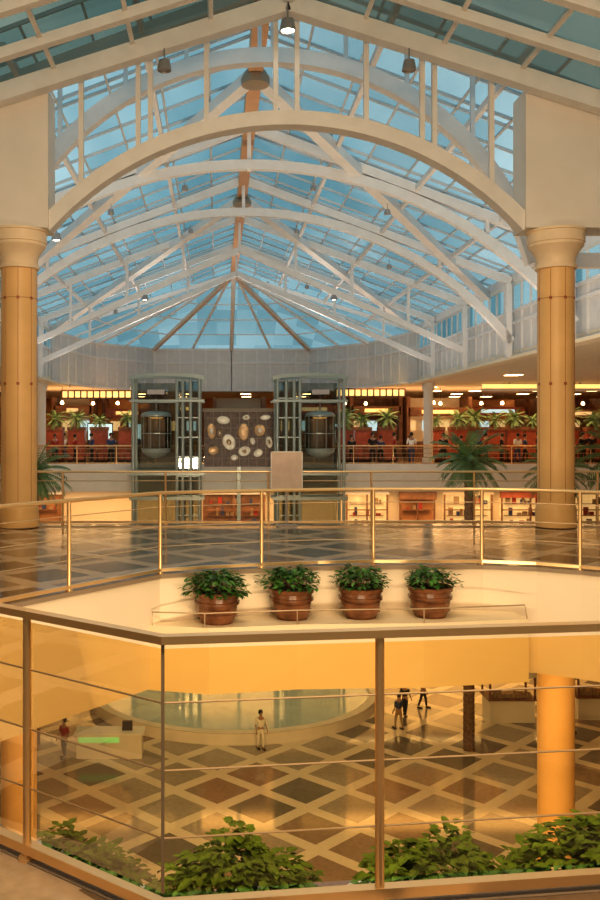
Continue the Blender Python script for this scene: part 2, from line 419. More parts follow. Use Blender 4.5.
for i in range(6):
    a = Vector((*apse[i], EZ)); c = Vector((*apse[i+1], EZ))
    w = MB().add([top+Vector((0,0,.06)), a, c], [(0,1,2)]).obj('window_%d' % wn, M['roofglass'], kind='structure', fix=False); wn += 1
    b = MB()
    for t in (.2, .4, .6, .8): b.beam(top.lerp(a, t), top.lerp(c, t), .07, .07, (0,0,1))
    b.beam(top.lerp(a.lerp(c, .5), .1), a.lerp(c, .5), .12, .14, (0,0,1))
    b.obj('glazing_bar', M['steel'], w)
    b = MB().beam((a.x, a.y, (SZ+EZ)/2), (c.x, c.y, (SZ+EZ)/2), EZ-SZ, .12, (0,0,1))
    wl = b.obj('wall_apse', M['panelwhite'], kind='structure')
    b = MB(); n = 6
    inn = Vector((HX-(a.x+c.x)/2, 52-(a.y+c.y)/2, 0)).normalized()*.08
    dd = (c-a).normalized()*.05
    for k in range(n+1):
        p = a.lerp(c, k/n)+inn; b.beam((p.x-dd.x, p.y-dd.y, (SZ+EZ)/2), (p.x+dd.x, p.y+dd.y, (SZ+EZ)/2), EZ-SZ, .05, (0,0,1))
    for z in (SZ+.1, SZ+2.0, EZ-.1):
        b.beam((a.x+inn.x, a.y+inn.y, z), (c.x+inn.x, c.y+inn.y, z), .12, .06, (0,0,1))
    b.obj('batten', M['steel'], wl)
for i in range(7):
    a = Vector((*apse[i], EZ-.1))
    trim(MB().beam(top-Vector((0,0,.25)), a, .22, .26, (0,0,1)), M['hip'] if i in (2, 4) else M['steel'], label='radiating rafter of glass roof end')
for k, s in enumerate((-1, 1)):
    x = HX+s*(HW+.1)
    wl = MB().box(x-.06, x+.06, 17.6, 51, SZ, EZ-1.1).obj('wall_side_left' if s < 0 else 'wall_side_right', M['panelwhite'], kind='structure')
    b = MB(); xi = x-s*.09
    for j in range(34):
        y = 17.7+j*1.0; b.box(xi-.03, xi+.03, y-.045, y+.045, SZ, EZ)
    for z in (SZ+.12, SZ+1.4, EZ-1.15): b.box(xi-.04, xi+.04, 17.6, 51, z-.06, z+.06)
    b.obj('batten', M['steel'], wl)
    MB().box(x-.02, x+.02, 17.6, 51, EZ-1.1, EZ).obj('window_%d' % wn, M['roofglass'], kind='structure'); wn += 1
    trim(MB().box(-.25, .25, 17.6, 51, -.06, .06), M['cream'], loc=(x-s*.2, 0, SZ+.0))
cw = root('slim_column', (HX+HW+.55, 50.9, 0), 'slim white column supporting gallery ceiling', 'column')
MB().lathe([(.34, 0), (.34, .3), (.27, .35), (.27, 4.1), (.36, 4.25), (.36, SZ)], seg=20).obj('shaft', M['wallwhite'], cw, smooth=True)
for p in ((HX-HW-.55, 50.9), (19.5, 50.9), (-16, 50.9)): dup(cw, (*p, 0))

# ------------------------------------------------------------------ railings
def railing(name, path, z, posts, label, glass=None, rods=(), rr=.03, m=None, prr=.02, top=1.05, bottom=True, flat=False, rodr=.011):
    m = m or M['brass']
    r = root(name, (path[0][0], path[0][1], z), label, 'railing')
    ox, oy = path[0]; P = [(x-ox, y-oy) for x, y in path]
    if flat: MB().sweep([(x, y, top-.015) for x, y in P], .030, .055, (0,0,1)).obj('handrail', m, r)
    else: MB().tube([(x, y, top-rr) for x, y in P], rr, 10).obj('handrail', m, r, smooth=True)
    for zz in rods:
        MB().tube([(x, y, zz) for x, y in P], rodr, 6).obj('rail_rod', M['rod'], r, smooth=True)
    if bottom: MB().sweep([(x, y, .05) for x, y in P], .04, .05, (0,0,1)).obj('bottom_rail', m, r)
    for x, y in posts:
        b = MB(); px, py = x-ox, y-oy
        b.lathe([(prr*2, 0), (prr*2, .015), (prr, .02), (prr, top-rr)], (px, py), 12)
        b.obj('post', m, r, smooth=True)
    if glass:
        for i in range(len(P)-1):
            a, c = P[i], P[i+1]
            MB().add([(a[0], a[1], .1), (c[0], c[1], .1), (c[0], c[1], top-.05), (a[0], a[1], top-.05)], [(0,1,2,3)]).obj('glass_panel', glass, r, fix=False)
    return r
near = [(4.2,4.0),(1.52,3.55),(-.2,3.32),(-.93,3.9),(-2.6,5.25)]
rl = railing('railing', near, 0, [(.62, 3.43), (-.80, 3.79), (2.2, 3.66), (-2.2, 4.93)], 'slim golden handrail railing with amber glass panels around opening', M['amber'], (.30, .55, .80), rr=.02, prr=.018, flat=True, rodr=.004)
MB().box(-.2-4.2-.006, -.2-4.2+.006, 3.32-4.0-.008, 3.32-4.0+.008, .1, 1.02).obj('glass_edge', M['bronze'], rl)
far = [(-3.35,7.3),(-2.24,9.35),(-1.67,10.15),(-.72,11.4),(-.15,11.66),(.59,11.9),(1.35,12.1),(2.12,12.2),(3.59,12.2),(4.25,12.0),(4.72,11.7),(5.4,11.15),(6.5,9.85),(7.2,8)]
railing('walkway_railing', far, 0, [(-2.6,8.7),(-1.67,10.15),(-.72,11.4),(.59,11.9),(2.12,12.2),(3.59,12.2),(4.72,11.7),(6.5,9.85)], 'curved metal walkway railing with thin rods and posts', M['clear'], (.35, .6, .85), rr=.024, prr=.024, rodr=.006)
railing('bridge_railing', [(-11.5,17.5),(-3.3,17.5),(6,17.5),(15.5,17.5)], 0, [(x, 17.5) for x in (-9,-6,-3,-1,1,3,5,7.4,10,13)], 'straight railing along back edge of walkway', M['clear'], (.85,), rr=.022, prr=.02)
railing('balcony_railing', [(-21.8,50.1),(29.8,50.1)], 0.02, [(-21+2.2*i, 50.1) for i in range(23)], 'long railing along food court balcony', M['clear'], (.35, .6, .85), rr=.04, prr=.03, rodr=.02)
r = root('ledge_guard', (-.8, 11.1, -.6), 'low thin metal guard rod in front of potted plants', 'guard rail')
gp = [(0,0.05,.0),(0,0.05,.17),(.65,-.09,.18),(1.8,.11,.18),(3.4,.20,.18),(4.75,.45,.18),(4.78,.45,0)]
MB().tube(gp, .009, 8).obj('rod', M['rod'], r, smooth=True)
for p in gp[2:5]: MB().tube([(p[0], p[1], 0), p], .008, 6).obj('support', M['rod'], r)

# ------------------------------------------------------------------ plants
def leaves(n, rx, rz, size, zc, droop=.3, seed=1, emin=-.25):
    rnd = random.Random(seed); b = MB()
    for i in range(n):
        th = rnd.uniform(0, 2*math.pi); el = rnd.uniform(emin, 1.35); rad = rnd.uniform(.45, 1)**.6
        lump = 1+.16*math.sin(3*th+seed)+.12*math.sin(5*th+seed*2)
        p = Vector((math.cos(th)*math.cos(el)*rx*rad*lump, math.sin(th)*math.cos(el)*rx*rad*lump, zc+math.sin(el)*rz*rad*(1+.4*(lump-1))))
        d = Vector((math.cos(th+rnd.uniform(-.8, .8)), math.sin(th+rnd.uniform(-.8, .8)), rnd.uniform(-droop-.3, .5))).normalized()
        s = size*rnd.uniform(.6, 1.25); sd = d.cross(Vector((0,0,1))).normalized(); up = sd.cross(d)
        w = s*.36; q = p+d*s
        vs = [p, p+d*s*.35+sd*w+up*s*.06, p+d*s*.7+sd*w*.7, q-up*s*.15, p+d*s*.7-sd*w*.7, p+d*s*.35-sd*w+up*s*.06, p+d*s*.5-up*s*.05]
        b.add(vs, [(0,1,6),(1,2,6),(2,3,6),(3,4,6),(4,5,6),(5,0,6)])
    return b
def potted(loc, label, lm, seed, rx=.42, rz=.30, n=330, size=.13, emin=-.1):
    r = root('potted_plant', loc, label, 'potted plant', group='potted plants on ledges around the opening')
    prof = [(.17,0),(.20,.0),(.222,.05),(.235,.085),(.256,.09),(.260,.125),(.246,.13),(.255,.19),(.262,.235),(.285,.24),(.287,.275),(.270,.28),(.268,.33),(.290,.34),(.297,.385),(.275,.395),(.25,.34),(.02,.34)]
    MB().lathe(prof, seg=32).obj('pot', M['pot'], r, smooth=True)
    MB().lathe([(.01,.345),(.25,.345),(.25,.365),(.01,.37)], seg=20).obj('soil', M['soil'], r)
    f = leaves(n, rx, rz, size, .42, seed=seed, emin=emin).obj('foliage', lm, r, fix=False); f['kind'] = 'stuff'
    b = MB(); rnd = random.Random(seed)
    for k in range(9):
        a = rnd.uniform(0, 6.3); b.tube([(0,0,.35), (.12*math.cos(a), .12*math.sin(a), .48), (.24*math.cos(a), .24*math.sin(a), .53)], .006, 5)
    b.obj('stem', M['trunk'], r)
    return r
potted((.0, 11.36, -.6), 'bushy green plant with trailing shoots in brown glazed pot', M['leaf'], 11, .38, .24, 460, .09, -.3)
potted((.96, 11.62, -.6), 'round green leafy plant in brown glazed pot', M['leaf'], 12, .36, .24, 430, .085)
potted((1.86, 11.68, -.6), 'low green leafy plant in banded brown pot', M['leaf'], 13, .31, .24, 400, .085)
potted((2.78, 11.74, -.6), 'small neat green plant in banded brown pot', M['leaf'], 14, .30, .22, 360, .08)
for i, (x, y, s) in enumerate(((-.76, 4.70, .95), (.10, 4.50, 1.05), (1.12, 4.46, 1.08), (1.98, 4.62, 1.12))):
    o = potted((x, y, -1.12), ('green leafy bush in pot seen through amber glass', 'full green bush in pot below near railing')[i % 2], M['leafy'], 21+i, .46, .40, 2100, .062, -.3)
    o.scale = (s,)*3

def palm(loc, H, label, fr=1.6, n=30, seed=1, tr=.2, m='palm', nm='palm_tree'):
    r = root(nm, loc, label, 'palm tree' if nm == 'palm_tree' else 'potted palm')
    prof = []; k = int(H/.25)+2
    for i in range(k):
        z = H*i/(k-1); rr = tr*(1.15-.3*i/(k-1)); prof += [(rr, z), (rr*1.08, z+.1)] if i < k-1 else [(rr, z)]
    MB().lathe(prof, seg=12).obj('trunk', M['trunk'], r)
    rnd = random.Random(seed); b = MB()
    for i in range(n):
        a = 2*math.pi*i*.382+rnd.uniform(-.2, .2); el = 1.25-2.0*(i/n)+rnd.uniform(-.1, .1)
        l_ = fr*rnd.uniform(.8, 1.1); pts = []
        d = Vector((math.cos(a)*math.cos(el), math.sin(a)*math.cos(el), math.sin(el))); p = Vector((0,0,H))
        for j in range(9):
            pts.append(p.copy()); p = p+d*l_/8; d = (d+Vector((0,0,-.13))).normalized()
        b.tube(pts, fr*.012, 4, fr*.004)
        for j in range(2, 9):
            t = (pts[j]-pts[j-1]).normalized(); sd = t.cross(Vector((0,0,1)))
            if sd.length < .01: sd = Vector((1,0,0))
            sd.normalize(); ll = fr*(.42-.03*abs(j-5)) * .8
            for s in (-1, 1):
                for off in (0, .5):
                    base = pts[j-1].lerp(pts[j], off); tip = base+(sd*s*.75+t*.75+Vector((0,0,-.35)))*ll*.75
                    b.add([base-t*fr*.02, base+t*fr*.02, base.lerp(tip, .55)+t*fr*.03, tip], [(0,1,2),(0,2,3)])
    f = b.obj('fronds', M[m], r, fix=False); f['kind'] = 'stuff'
    return r
palm((10.3, 36.8, LOW), 11.9, 'tall palm tree with shaggy fan crown near column', 1.6, 40, 3)
palm((14.0, 37.0, LOW), 11.4, 'tall palm tree rising behind stone column', 1.6, 36, 4)
palm((16.4, 36.5, LOW), 12.0, 'tall palm tree with drooping fronds beyond column', 1.9, 36, 5)
palm((-7.6, 37.5, LOW), 11.3, 'tall palm tree with dark crown beside golden column', 1.6, 36, 6)

# ------------------------------------------------------------------ lifts
def lift(s, label):
    r = root('glass_lift', (HX+.1, 47, LOW), label, 'lift tower'); H = -LOW
    def X(a): return s*a
    for x in (2.0, 2.45, 2.85, 3.15):
        for y in (-.9, .9):
            MB().lathe([(.085, 0), (.085, H+4.5)], (X(x), y), 12).obj('pillar', M['green'], r, smooth=True)
    for y in (-.9, .9):
        MB().lathe([(.085, 0), (.085, H+4.5)], (X(5.4), y), 12).obj('pillar', M['green'], r, smooth=True)
    for z, hh in ((4.55, .2), (3.4, .12), (-.3, .24), (-1.6, .18), (-5.8, .3)):
        for y in (-.9, .9):
            n = 14; pts = [(X(1.75+3.85*k/n), y, H+z+(.20*math.sin(math.pi*k/n)**.6 if z > 4 else 0)) for k in range(n+1)]
            MB().sweep(pts, .18, hh).obj('cross_beam', M['green'], r, smooth=True)
        for x in (2.05, 5.4): MB().box(X(x)-.07, X(x)+.07, -.9, .9, H+z-hh/2, H+z+hh/2).obj('side_beam', M['green'], r)
    b = MB()
    for z in range(-10, 5):
        b.box(X(2.0), X(3.15), -.95, -.88, H+z-.5, H+z-.44)
    b.obj('ladder_bracing', M['green'], r)
    MB().box(X(2.0), X(3.1), -.7, .7, 0, H+4.4).obj('shaft_glass', M['liftglass'], r)
    MB().box(X(3.2), X(5.3), .88, .92, 0, H+4.4).obj('rear_glass', M['liftglass'], r)
    cx = X(4.28)
    MB().box(cx-.45, cx+.45, -.3, .3, H+3.75, H+4.0).obj('machine_housing', M['fixture'], r)
    MB().lathe([(.05,H+3.6),(.3,H+3.62),(.3,H+3.7),(.05,H+3.75)], (cx, 0), 16).obj('pulley_wheel', M['black'], r)
    MB().lathe([(.15,H+.45),(.5,H+.55),(.74,H+.75),(.78,H+.95)], (cx, 0), 20).obj('cab_base', M['green'], r, smooth=True)
    MB().lathe([(.77,H+.95),(.77,H+2.6)], (cx, 0), 20).obj('cab_glass', M['bronzeglass'], r, smooth=True)
    MB().lathe([(.80,H+2.6),(.80,H+2.68),(.7,H+2.8),(.4,H+2.88),(.1,H+2.9)], (cx, 0), 20).obj('cab_roof', M['green'], r, smooth=True)
    b = MB()
    for k in range(10):
        a = 2*math.pi*k/10; b.tube([(cx+.77*math.cos(a), .77*math.sin(a), H+.95), (cx+.77*math.cos(a), .77*math.sin(a), H+2.6)], .02, 6)
    b.lathe([(.77,H+1.7),(.79,H+1.7),(.79,H+1.75),(.77,H+1.75)], (cx, 0), 20); b.obj('cab_mullion', M['green'], r)
    MB().box(cx-.45, cx+.45, .5, .6, H+.96, H+2.5).obj('cab_interior', M['fixture'], r)
    MB().lathe([(.3,H+2.51),(.4,H+2.56)], (cx, 0), 8).obj('cab_lamp', M['strip'], r)
    MB().tube([(cx, 0, H+2.85), (cx, 0, H+3.75)], .04, 6).obj('cable', M['fixture'], r)
lift(-1, 'dark glass lift tower in grey teal steel frame beside pool')
lift(1, 'dark glass lift tower with grey teal portal frame and round cab')

r = root('decorative_screen', (1.2, 49.3, -11.2), 'dark screen hung with pale and bronze shell ovals between lift towers', 'decorative screen')
Z0 = 11.2
MB().box(-1.9, 2.0, 0, .1, Z0-.1, Z0+2.9).obj('panel', M['maroon'], r)
MB().box(-.1, .1, 0.02, .12, 0, Z0).obj('support', M['green'], r)
MB().box(-2.0, 2.1, -.06, 0.1, Z0+2.9, Z0+3.1).obj('header', M['bronze'], r)
b = MB()
for k in range(9): b.box(-1.9+k*.48, -1.9+k*.48+.03, -.03, 0, Z0-.1, Z0+2.9)
for k in range(5): b.box(-1.9, 2.0, -.04, 0, Z0+.35+k*.55, Z0+.38+k*.55)
b.obj('lattice', M['bronze'], r)
for j_, (x, z, a, w_, h_) in enumerate(((-1.5,1.85,.1,.24,.46),(-.85,2.45,-.1,.36,.22),(-.55,1.25,.4,.34,.44),(.25,1.8,.0,.30,.50),(.3,.75,.3,.34,.26),(1.05,.65,.5,.26,.20),(1.15,1.9,-.3,.32,.34),(1.45,2.6,.1,.28,.14),(1.65,1.25,.2,.18,.32),(-1.4,.8,.2,.30,.26),(.4,2.6,.2,.2,.14),(-.25,.4,.1,.2,.16),(-1.05,1.75,.2,.14,.2),(.75,1.3,.3,.14,.2))):
    n = 24
    def ring(k, y): return [(x+k*(w_*math.cos(t)*math.cos(a)-h_*math.sin(t)*math.sin(a)), y, Z0+z+k*(w_*math.cos(t)*math.sin(a)+h_*math.sin(t)*math.cos(a))) for t in [2*math.pi*j/n for j in range(n)]]
    parts = [([ring(1, 0), ring(1, -.08), ring(.85, -.12), ring(.4, -.10)], 'gold' if j_ % 3 else 'shell', 'disc')]
    if j_ % 2 == 0: parts.append(([ring(.38, -.08), ring(.38, -.13), ring(.2, -.17), ring(.1, -.18)], 'shell' if j_ % 3 else 'gold', 'disc_centre'))
    for R_, mm, nm in parts:
        b = MB()
        for q in R_: b.v += q
        for i in range(3): b.f += [(i*n+j, i*n+(j+1) % n, (i+1)*n+(j+1) % n, (i+1)*n+j) for j in range(n)]
        b.f.append(tuple(range(3*n, 4*n)))
        b.obj(nm, M[mm], r)

r = root('notice_board', (1.33, 17.2, 0), 'pale pink grey notice board standing by walkway railing', 'notice board')
MB().box(-.29, .29, -.03, .01, .72, 1.42).obj('panel', M['poster'], r)
b = MB().box(-.305, .305, -.035, .02, 1.41, 1.43).box(-.305, .305, -.035, .02, .71, .73).box(-.305, -.285, -.035, .02, .71, 1.43).box(.285, .305, -.035, .02, .71, 1.43)
b.obj('frame', M['portal'], r)
MB().box(-.02, .02, -.02, .02, 0, .7).box(-.2, .2, -.15, .1, 0, .03).obj('stand', M['fixture'], r)

# ------------------------------------------------------------------ food court
fc = root('partition', (-8.4, 54, 0), 'dark red food court partition with planter on top', 'partition', group='food court partitions')
MB().box(-.5, .5, -.3, .3, 0, 1.9).obj('body', M['red'], fc)
MB().box(-.54, .54, -.36, .36, 1.9, 2.1).obj('top', M['brown'], fc)
MB().box(-.52, .52, -.34, .34, 0, .15).obj('plinth', M['black'], fc)
xs = [-7.0, -5.4, 7.6, 8.8, 10.1, 13.2, 14.35, 15.5, 16.65, 17.8, 18.95, 20.1, 21.25, 22.4, 23.55, 24.7, -9.8, -11.2]
for x in xs: dup(fc, (x, 54+.5*math.sin(x*3), 0))
pp = palm((-8.4, 54, 2.1), .5, 'small potted palm on top of red partition', .85, 24, 9, .06, 'palm', 'planter_palm')
pp['group'] = 'small palms on partitions'
for i, x in enumerate(xs): dup(pp, (x, 54+.5*math.sin(x*3), 2.1), rotz=i*1.3, scale=.75+.5*((i*7) % 5)/5)
def stall(x, y, w, sign, label, wallm='orange', fz=3.0):
    r = root('food_stall', (x, y, 0), label, 'food stall')
    MB().box(-w/2, w/2, 0, .7, 0, 1.1).obj('counter', M['brown'], r)
    MB().box(-w/2, w/2, -.05, .75, 1.1, 1.17).obj('counter_top', M['fixture'], r)
    MB().box(-w/2, w/2, 2.2, 2.4, 0, 4.2).obj('back_wall', M[wallm], r)
    MB().box(-w/2, w/2, -.1, .25, fz, fz+.6).obj('fascia', M['red'] if wallm == 'orange' else M['brown'], r)
    MB().box(-w/2+.9, w/2-.9, -.16, -.1, fz+.18, fz+.42).obj('light_panel', M[sign], r)
    for k in range(max(2, int(w/1.2))):
        xx = -w/2+.6+k*1.2
        if xx+.45 < w/2: MB().box(xx-.35, xx+.35, 2.1, 2.2, 1.9, 2.6).obj('menu_screen', M['screen'] if k % 3 == 1 else M['shoplight'], r)
    for s in (-1, 1): MB().box(s*w/2-.12, s*w/2+.12, -.1, 2.4, 0, 4.2).obj('side_pier', M['brown'], r)
random.seed(4)
k = 0; x = -19
while x < 25:
    w = random.choice((2.6, 3.4, 4.2, 5.0))
    stall(x+w/2, 63.5+random.uniform(-2.2, 2), w, ('strip', 'screen', 'shoplight', 'strip')[k % 4], ('food stall with glowing yellow sign panel', 'food stall with pale blue lit sign panel', 'food stall with red fascia and warm lamps', 'food stall with glowing yellow sign panel')[k % 4], ('orange', 'brown', 'cream')[k % 3], random.uniform(2.7, 3.3)); x += w+random.uniform(.3, 1.1); k += 1
def frieze(x0, x1, y, z, nm='light_frieze'):
    r = root(nm, ((x0+x1)/2, y, z), 'row of glowing yellow panels in dark frame', 'light fixture'); w = (x1-x0)/2
    MB().box(-w, w, 0, .2, 0, .36).obj('light_panel', M['strip'], r)
    b = MB(); n = int(w*2/.35)
    for i in range(n+1): xx = -w+2*w*i/n; b.box(xx-.04, xx+.04, -.05, .05, -.05, .4)
    b.box(-w, w, -.05, .05, .36, .44).box(-w, w, -.05, .05, -.08, 0); b.obj('frame', M['brown'], r)
    for s in (-.8, .8): MB().tube([(w*s, .1, .4), (w*s, .1, SZ-z)], .02, 6).obj('hanger', M['fixture'], r)
frieze(-9.0, -4.6, 52.2, 3.8); frieze(6.9, 10.9, 52.2, 3.9)
r = root('cove_light', (20.5, 50.8, 4.2), 'long glowing orange cove light under gallery ceiling edge', 'light fixture')
MB().box(-5.5, 5.5, 0, .12, 0, .3).obj('light_panel', M['strip'], r)
MB().box(-5.6, 5.6, -.08, 0, -.1, .06).obj('lip', M['wallwhite'], r)
for q in (-4, 0, 4): MB().box(q-.04, q+.04, 0, .1, .3, .4).obj('bracket', M['fixture'], r)
cl = root('ceiling_lamp', (-17, 52.5, SZ), 'square recessed warm ceiling lamp', 'ceiling lamp', group='food court ceiling lamps')
MB().box(-.35, .35, -.35, .35, -.03, 0).obj('lamp_panel', M['lamp'], cl)
MB().box(-.42, .42, -.42, .42, -.015, 0).obj('lamp_frame', M['wallwhite'], cl)
for yy in (56, 61, 66, 71):
    for xx in range(-18, 28, 4):
        if yy > 64 or abs(xx-HX) > 11: dup(cl, (xx+random.uniform(-.8, .8), yy, SZ))
for xx in (14.5, 20):
    for yy in (44,): dup(cl, (xx, yy, SZ))
pn = root('pendant_lamp', (-9.5, 55.2, SZ), 'small glowing orange pendant lamp in food court', 'pendant lamp', group='pendant lamps in food court')
MB().tube([(0,0,0),(0,0,-.9)], .012, 5).obj('cord', M['black'], pn)
MB().lathe([(.03,-.88),(.07,-.92),(.11,-1.02),(.09,-1.08),(.03,-1.1)], seg=14).obj('lamp_shade', M['lamp'], pn, smooth=True)
for x in (-7.8, -6.2, 8.0, 9.4, 13.3, 14.1, 16.6, 17.8, 20.2, 21.0, 23.1, 24.2): dup(pn, (x, 55.2+((x*7) % 3)*.6, SZ))
for x, w in ((-7.4, 1.5), (7.6, 1.0), (-5.0, .8)):
    r = root('lit_menu_board', (x, 57, 0), 'pale lit menu board on posts in food court', 'menu board')
    MB().box(-w/2, w/2, -.05, .05, 1.3, 2.3).obj('screen', M['screen'], r)
    MB().box(-w/2-.06, w/2+.06, -.03, .08, 1.22, 1.3).box(-w/2-.06, w/2+.06, -.03, .08, 2.3, 2.38).box(-w/2-.06, -w/2, -.03, .08, 1.22, 2.38).box(w/2, w/2+.06, -.03, .08, 1.22, 2.38).obj('frame', M['black'], r)
    for s in (-1, 1): MB().box(s*w/2-.03, s*w/2+.03, -.03, .03, 0, 1.25).obj('leg', M['black'], r)
tb = root('cafe_table', (-9, 52.6, 0), 'small round brown cafe table', 'table', group='cafe tables along balcony')
MB().lathe([(.33,.72),(.35,.74),(.35,.76),(.32,.77)], seg=20).obj('top', M['brown'], tb)
MB().lathe([(.25,0),(.22,.03),(.04,.06),(.04,.72)], seg=14).obj('pedestal', M['black'], tb)
ch = root('cafe_chair', (-9.6, 52.6, 0), 'dark red cafe chair with slim black legs', 'chair', rot=(0,0,-1.5), group='cafe chairs along balcony')
MB().box(-.2, .2, -.2, .2, .43, .47).obj('seat', M['red'], ch)
MB().box(-.2, .2, .17, .21, .5, .95).obj('backrest', M['red'], ch)
for sx in (-.17, .17):
    for sy in (-.17, .18): MB().tube([(sx, sy, 0), (sx, sy, .43 if sy < 0 else .9)], .018, 6).obj('leg', M['black'], ch)
for i, x in enumerate((-7, -5, 7.2, 9, 13, 15, 17, 19, 21, 23)):
    dup(tb, (x, 52.6, 0)); dup(ch, (x-.58, 52.6, 0), rotz=-1.5); dup(ch, (x+.58, 52.6, 0), rotz=1.55)

def shop(x, w, label, lit, fas='wallwhite', hh=3.7):
    r = root('shop_front', (x, 53.4, -5.6), label, 'shop front')
    MB().box(-w/2, w/2, .35, .45, 0, hh+.2).obj('display_back', M[lit], r)
    b = MB(); rnd = random.Random(int(x*10)); zs = [1.0, 1.7, 2.4, 3.1]
    if lit == 'orange': zs = [1.4, 2.7]
    for z in zs: b.box(-w/2+.2, w/2-.2, .15, .35, z, z+.03)
    b.obj('shelf', M['brown'], r)
    for q, mm in enumerate(('cloth_tan', 'cloth_red', 'cloth_blue')):
        b = MB()
        for z in zs:
            xx = -w/2+.3+q*.1
            while xx < w/2-.4:
                ww = rnd.uniform(.1, .3)
                if rnd.random() < .3: b.box(xx, xx+ww, .16+q*.01, .3+q*.01, z+.035, z+rnd.uniform(.15, .55))
                xx += ww+.08
        o = b.obj('goods', M[mm], r); o['kind'] = 'stuff'
    MB().box(-w/2-.1, w/2+.1, -.1, .1, hh, hh+.5).obj('sign_fascia', M[fas], r)
    b = MB(); n = max(2, int(w/1.3))
    for i in range(n+1): xx = -w/2+w*i/n; b.box(xx-.04, xx+.04, -.06, .06, 0, hh)
    b.box(-w/2, w/2, -.06, .06, 2.75, 2.81)
    b.obj('mullion', M['brown'], r)
shop(8.9, 2.4, 'lit shop front with white shelves of goods', 'shoplight')
shop(11.9, 2.0, 'dim orange shop window with brown frame', 'orange', 'brown', 3.4)
shop(14.9, 2.8, 'brightly lit shop front with wooden mullions', 'shoplight', 'cream')
shop(18.6, 3.4, 'shop front with glowing display shelves', 'shoplight', 'red', 3.5)
shop(1.0, 3.6, 'dim shop front with bronze frames between lift towers', 'brown')
shop(23.2, 4.0, 'lit shop front with stocked shelves', 'shoplight')
shop(-11, 3.4, 'lit shop front with brown frame', 'orange')

# ------------------------------------------------------------------ pool and lower hall
pl = root('pool', (.8, 44.3, LOW), 'round pale blue grey pool with white rim', 'pool')
MB().lathe([(7.0,0),(7.0,.1),(6.95,.45),(7.0,.5),(6.6,.52),(6.55,.3),(6.5,.0)], seg=72).obj('rim', M['wallwhite'], pl, smooth=True)
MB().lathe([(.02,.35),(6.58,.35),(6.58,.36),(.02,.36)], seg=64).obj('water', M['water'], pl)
r = root('service_counter', (-4.3, 36.2, LOW), 'low white counter with green lit front beside pool', 'counter')
MB().box(-1.3, 1.3, -.4, .4, 0, .95).obj('body', M['wallwhite'], r)
MB().box(-1.38, 1.38, -.48, .48, .95, 1.02).obj('counter_top', M['cloth_white'], r)
MB().box(-1.2, .4, -.44, -.4, .65, .85).obj('lit_panel', M['signgreen'], r)
MB().box(.5, .9, -.1, .05, 1.02, 1.4).obj('display', M['black'], r)
def kiosk(x, y, label, cone=False):
    r = root('kiosk', (x, y, LOW), label, 'kiosk')
    MB().box(-1, 1, -.6, .6, 0, 1.0).obj('counter', M['wallwhite'], r)
    MB().box(-1.1, 1.1, -.7, .7, 1.0, 1.06).obj('counter_top', M['brown'], r)
    for sx in (-1, 1):
        for sy in (-.6, .6): MB().box(sx-.04, sx+.04, sy-.04, sy+.04, 1.06, 2.2).obj('post', M['brown'], r)
    if cone: MB().lathe([(1.4,2.15),(1.35,2.25),(.5,2.8),(.08,3.6),(.02,3.65)], seg=16).obj('canopy', M['wallwhite'], r, smooth=True)
    else:
        MB().box(-1.2, 1.2, -.8, .8, 2.2, 2.35).obj('roof', M['cream'], r)
        MB().box(-.7, .7, -.86, -.8, 1.9, 2.15).obj('sign_panel', M['shoplight'], r)
    b = MB(); rnd = random.Random(int(x))
    for i in range(14):
        xx = -.9+i*.13; b.box(xx, xx+.09, -.4, -.2, 1.06, 1.06+rnd.uniform(.1, .4))
    o = b.obj('goods', M['cloth_tan'], r); o['kind'] = 'stuff'
kiosk(13.2, 40.8, 'pale kiosk under white cone shaped canopy', True)
kiosk(17.3, 41.2, 'pale kiosk with cream roof and lit sign panel')

